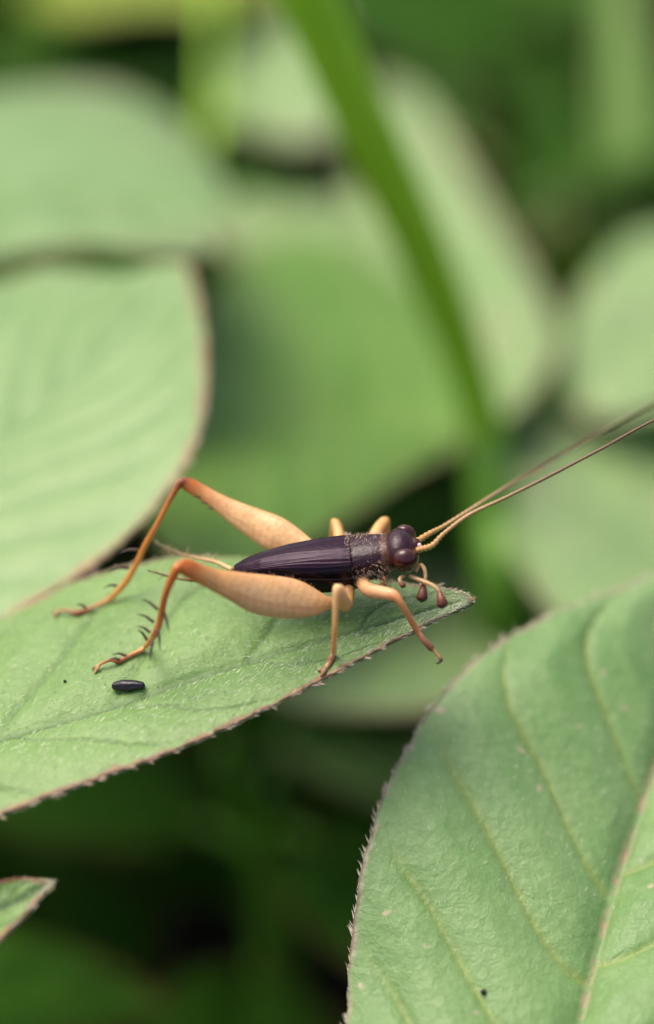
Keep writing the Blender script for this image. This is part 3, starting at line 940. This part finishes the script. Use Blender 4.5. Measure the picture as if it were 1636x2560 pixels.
# fuse everything into one continuous skin
raw = body.mesh('raw')
tmp = bpy.data.objects.new('raw', raw); COL.objects.link(tmp)
rm_ = tmp.modifiers.new('r', 'REMESH'); rm_.mode = 'VOXEL'; rm_.voxel_size = .0034
sm_ = tmp.modifiers.new('s', 'SMOOTH'); sm_.factor = .5; sm_.iterations = 4
dg = bpy.context.evaluated_depsgraph_get()
fused = bpy.data.meshes.new_from_object(tmp.evaluated_get(dg))
bpy.data.objects.remove(tmp)
for a in list(fused.attributes):
    if a.name == 'Col': fused.attributes.remove(a)
srcv, srcc = np.vstack(body.v), np.vstack(body.c)
kd = kdtree.KDTree(len(srcv))
for i, v in enumerate(srcv): kd.insert(v, i)
kd.balance()
cc = np.ones((len(fused.vertices), 4), np.float32)
for i, v in enumerate(fused.vertices):
    near = kd.find_n(v.co, 3)
    wts = np.array([1 / (q[2] + 1e-4) for q in near]); wts /= wts.sum()
    cc[i, :3] = sum(srcc[q[1]] * k for q, k in zip(near, wts))
fused.attributes.new('Col', 'FLOAT_COLOR', 'POINT').data.foreach_set('color', cc.ravel())
fused.polygons.foreach_set('use_smooth', [True] * len(fused.polygons))
fused.materials.clear()
link('body', fused, M['cuticle'], cricket)

# eyes
for sgn, _q, rr in ((-1, 0, 33), (1, 0, 28)):
    mb = MB()
    c = hc + AX * .016 + YS * (.058 * sgn) + ZUP * .004
    mb.ellipsoid(c, AX * R(rr), YS * R(rr * .8), ZUP * R(rr), (.045, .007, .006), 28, 20)
    mb.build('eye', M['eye'], cricket)
# ocellus
mb = MB(); mb.ellipsoid(hc + AX * .062 - YS * .012 + ZUP * .016, AX * .008, YS * .008, ZUP * .009, (.55, .42, .42)); mb.build('ocellus', M['eye'], cricket)


# wing cases
def wing(side, lift):
    ns, na = 110, 110
    us = np.linspace(.80, .035, ns)
    tab = np.array([(.035, .010, .012, .000), (.10, .026, .027, .000), (.22, .046, .044, .000), (.40, .066, .060, -.002), (.60, .079, .069, -.004), (.74, .083, .070, -.004), (.79, .082, .069, -.004)])
    V = np.zeros((ns, na, 3)); C = np.zeros((ns, na, 3)); H = np.zeros((ns, na, 3))
    rgw = np.random.default_rng(40 + side)
    ridge = [(-.10, .35), (.07, .4), (.19, .35), (.29, .45), (.355, .9), (.41, .5), (.53, .3), (.69, .8), (.86, .3)]
    for i, u in enumerate(us):
        a_, b_, c_ = [np.interp(u, tab[:, 0], tab[:, k]) for k in (1, 2, 3)]
        for j in range(na):
            q = -.22 + 1.24 * j / (na - 1)           # -: just over the mid line, 1: lower edge on the side
            ang = math.pi / 2 - q * math.radians(112)
            ca, sa = math.cos(ang), math.sin(ang)
            e = 2 / 2.4
            rid = 0
            for rq, am in ridge:
                qq = rq + .02 * math.sin(u * 9 + rq * 20)
                rid = max(rid, am * math.exp(-((q - qq) / .009) ** 2))
            hh = lift + .0016 * rid
            x = math.copysign(abs(ca) ** e, ca) * (a_ + hh); z = math.copysign(abs(sa) ** e, sa) * (b_ + hh)
            V[i, j] = B(u, side * x, c_ + z)
            x2 = math.copysign(abs(ca) ** e, ca) * (a_ + hh - .005); z2 = math.copysign(abs(sa) ** e, sa) * (b_ + hh - .005)
            H[i, j] = B(u, side * x2, c_ + z2)
            k_ = min(max((q - .36) / .1, 0), 1)
            base = np.array((.013, .004, .009)) * (1 - k_) + np.array((.003, .002, .003)) * k_
            C[i, j] = base + rid * np.array((.05, .032, .045))
    mb = MB()
    n = ns * na
    F = []
    for i in range(ns - 1):
        for j in range(na - 1):
            a = i * na + j
            F.append((a, a + 1, a + na + 1, a + na)); F.append((n + a, n + a + na, n + a + na + 1, n + a + 1))
    for i in range(ns - 1):
        for j in (0, na - 1):
            a = i * na + j; F.append((a, a + na, n + a + na, n + a))
    for j in range(na - 1):
        for i in (0, ns - 1):
            a = i * na + j; F.append((a, a + 1, n + a + 1, n + a))
    mb.add(np.vstack([V.reshape(-1, 3), H.reshape(-1, 3)]), F, np.vstack([C.reshape(-1, 3)] * 2))
    return mb.build('wing_case', M['wing'], cricket)


wing(1, .004)
wing(-1, .011)

# antennae
HA = (.46, .28, .11)
mb = MB()
mb.tube([tuple(hc + AX * .054 + ZUP * .006 - YS * .020)] + Pl([(1080, 1364, 6.95), (1110, 1334, 6.95), (1173, 1287, 6.95), (1264, 1244, 6.97), (1372, 1191, 6.99), (1500, 1124, 7.01), (1636, 1050, 7.04), (1900, 925, 7.1), (2200, 830, 7.2)]),
        [R(k) for k in (8, 7, 5.4, 4.8, 4.3, 3.9, 3.6, 3.3, 2.6, 1.2)], HA, seg=8, n=520, ring=(120, .16), cols=[(0, (.5, .26, .07)), (.12, (.42, .27, .12)), (.28, (.17, .09, .045)), (1, (.08, .05, .03))])
mb.build('antenna', M['hair'], cricket)
mb = MB()
mb.tube([tuple(hc + AX * .054 + ZUP * .006 + YS * .020)] + Pl([(1076, 1333, 7.05), (1105, 1318, 7.10), (1165, 1281, 7.16), (1248, 1229, 7.26), (1351, 1168, 7.40), (1500, 1082, 7.58), (1636, 1008, 7.75), (1900, 880, 8.1), (2150, 790, 8.5)]),
        [R(k) for k in (8, 7, 5.6, 5.2, 5.0, 4.8, 4.6, 4.2, 3.2, 1.4)], HA, seg=8, n=520, ring=(120, .16), cols=[(0, (.5, .26, .07)), (.12, (.36, .24, .11)), (.28, (.14, .08, .04)), (1, (.08, .05, .03))])
mb.build('antenna', M['hair'], cricket)


# palps
def palp(chain, tear, col=(.42, .26, .13)):
    mb = MB()
    mb.tube(Pl([c[:3] for c in chain]), [R(c[3]) for c in chain], col, seg=8, n=26)
    mb.tube(Pl([c[:3] for c in tear]), [R(c[3]) for c in tear], (.20, .07, .03), (.05, .014, .008), seg=14, n=24, cap=.5)
    mb.build('palp', M['cuticle'], cricket)


palp([(1026, 1440, 6.97, 6), (1042, 1447, 6.95, 5.5), (1060, 1454, 6.94, 6.5), (1083, 1464, 6.92, 5), (1100, 1480, 6.91, 5)],
     [(1099, 1476, 6.91, 4.5), (1101, 1487, 6.905, 8), (1104, 1500, 6.9, 12.5), (1106, 1511, 6.9, 15), (1107, 1518, 6.9, 10)])
palp([(1040, 1428, 6.99, 5), (1050, 1412, 6.99, 5), (1060, 1420, 6.98, 5.5), (1064, 1440, 6.97, 5), (1061, 1460, 6.96, 5)],
     [(1061, 1457, 6.96, 4.5), (1059, 1469, 6.955, 8), (1057, 1483, 6.95, 12.5), (1055, 1495, 6.95, 15), (1054, 1502, 6.95, 10)])
palp([(1010, 1440, 6.97, 5), (1000, 1447, 6.95, 5), (1002, 1456, 6.94, 4.5)], [(1002, 1456, 6.94, 4), (1007, 1463, 6.935, 7), (1012, 1465, 6.93, 5)])

# cerci
for chain in ([(580, 1424, 7.10, 7), (539, 1405, 7.14, 6), (490, 1394, 7.2, 5), (438, 1380, 7.26, 3.5), (384, 1356, 7.32, 1.6)],
              [(582, 1440, 7.02, 7), (545, 1449, 6.98, 6), (500, 1452, 6.93, 5), (445, 1446, 6.90, 3.5), (370, 1426, 6.9, 1.6)]):
    mb = MB()
    mb.tube(Pl([c[:3] for c in chain]), [R(c[3]) for c in chain], (.62, .40, .18), (.06, .03, .02), seg=8, n=40)
    q = cr(Pl([c[:3] for c in chain]), 60)
    for k in range(46):
        i = int(RNG.integers(0, 58))
        dd = unit(RNG.normal(0, 1, 3) + np.array((-.4, 0, .3)))
        mb.spike(q[i], q[i] + dd * RNG.uniform(.02, .05), .0012, (.6, .45, .25))
    mb.build('cercus', M['hair'], cricket)

# spines
NEAR = [((394, 1523), (353, 1498)), ((384, 1555), (342, 1535)), ((375, 1581), (343, 1566)), ((368, 1600), (345, 1575)), ((411, 1533), (423, 1580)), ((396, 1574), (401, 1627)),
        ((382, 1604), (375, 1650)), ((316, 1640), (280, 1637)), ((300, 1650), (270, 1652))]
FAR = [((347, 1375), (299, 1383)), ((322, 1420), (272, 1430)), ((292, 1464), (259, 1471)), ((215, 1520), (192, 1512))]
for lst, dd in ((NEAR, 6.83), (FAR, 7.27)):
    for (a, b_) in lst:
        d1 = dd + (a[1] - 1540) * .0006 * (1 if dd < 7 else .6)
        mb = MB()
        p0, p1 = P(*a, d1), P(*b_, d1 - .01)
        mid_ = (p0 + p1) / 2 + UP * .006
        mb.tube([tuple(p0), tuple(mid_), tuple(p1)], [R(4.2), R(3.2), R(.9)], (.10, .05, .03), (.02, .012, .01), seg=6, n=8)
        mb.build('spine', M['hair'], cricket)
# little spines under the far femur
for a, b_ in (((500, 1243), (482, 1241)), ((522, 1258), (502, 1256)), ((541, 1273), (517, 1270)), ((574, 1297), (560, 1296))):
    mb = MB(); mb.tube([tuple(P(*a, 7.19)), tuple(P(*b_, 7.18))], [R(2.6), R(.9)], (.06, .03, .02), seg=5, n=4)
    mb.build('spine', M['hair'], cricket)

# bristles on pronotum, head and wing roots
mb = MB()
for k in range(760):
    z = RNG.random()
    if z < .58:
        u = RNG.uniform(.765, .99); a_, b_ = .073, .062
    elif z < .86:
        u = RNG.uniform(.755, .785); a_, b_ = .076, .066
    else:
        u = RNG.uniform(.98, 1.02); a_, b_ = .063, .055
    an = RNG.uniform(-.5, math.pi + .5)
    base = B(u, a_ * math.cos(an), b_ * math.sin(an) + .006)
    outw = (YS * math.cos(an) + ZUP * math.sin(an))
    dr = (outw * RNG.uniform(.3, .9) + AX * RNG.uniform(-.2, 1.0) + YS * RNG.normal(0, .25)).normalized()
    col = np.array((.58, .42, .28)) if RNG.random() < .65 else np.array((.16, .09, .12))
    mb.spike(base - outw * .004, base + dr * RNG.uniform(.010, .028), .0017, col * RNG.uniform(.6, 1.1))
mb.build('bristles', M['hair'], cricket)['kind'] = 'stuff'
# fine hairs on the legs
mb = MB()
fv = np.array([v.co[:] for v in fused.vertices]); fn = np.array([v.normal[:] for v in fused.vertices])
legmask = np.where(cc[:, 0] > .25)[0]
for i in RNG.choice(legmask, 1100, replace=False):
    dr = unit(fn[i] * .8 + RNG.normal(0, .3, 3) - np.array(AX) * .3)
    mb.spike(fv[i] - fn[i] * .001, fv[i] + dr * RNG.uniform(.006, .014), .0008, np.array((.55, .33, .15)) * RNG.uniform(.4, 1))
mb.build('leg_hair', M['hair'], cricket)['kind'] = 'stuff'


# ------------------------------------------------------------------ dark pellet and specks on the leaves
def pellet(a, b_, r, name, label, cat, seed):
    rgp = np.random.default_rng(seed)
    mb = MB()
    n = 7
    pts, rr = [], []
    for k in range(n):
        t = k / (n - 1)
        pts.append(tuple(a.lerp(b_, t) + Vector((0, 0, r * .8 + rgp.normal(0, r * .08)))))
        rr.append(r * (.30 + .70 * math.sin(math.pi * min(max(t, .06), .94)) ** .7) * rgp.uniform(.92, 1.08))
    mb.tube(pts, rr, (.008, .006, .007), seg=22, n=40)
    V = mb.v[0]
    ax_ = np.array(b_ - a); ln = np.linalg.norm(ax_); ax_ /= ln
    for i in range(len(V)):                      # lengthwise furrows, slightly lumpy
        c_ = np.array(a) + np.array((0, 0, r * .8)); c_ = c_ + ax_ * ((V[i] - c_) @ ax_)
        j = i % 22
        k = 1 + (-.16 if j % 5 == 0 else .05) + rgp.normal(0, .025)
        V[i] = c_ + (V[i] - c_) * k
    o = mb.build(name, M['frass'])
    return tag(o, label, cat)


pellet(on_leaf(284, 1724), on_leaf(360, 1722), R(15), 'dark_pellet', 'black furrowed pellet lying on the leaf behind the cricket', 'pellet', 1)
pellet(on_leaf(160, 1706), on_leaf(166, 1705), R(4), 'dark_speck', 'tiny dark speck on the leaf left of the black pellet', 'speck', 2)
mer = leaf_right.data
bvr = BVHTree.FromPolygons([v.co.copy() for v in mer.vertices], [tuple(p.vertices) for p in mer.polygons])


def on_right(x, y):
    h = bvr.ray_cast(CAM, (P(x, y, 7) - CAM).normalized())
    return h[0] if h[0] is not None else P(x, y, 7)


pellet(on_right(1204, 2482), on_right(1214, 2484), R(8), 'dark_speck', 'dark speck on the broad pink-flecked leaf', 'speck', 3)
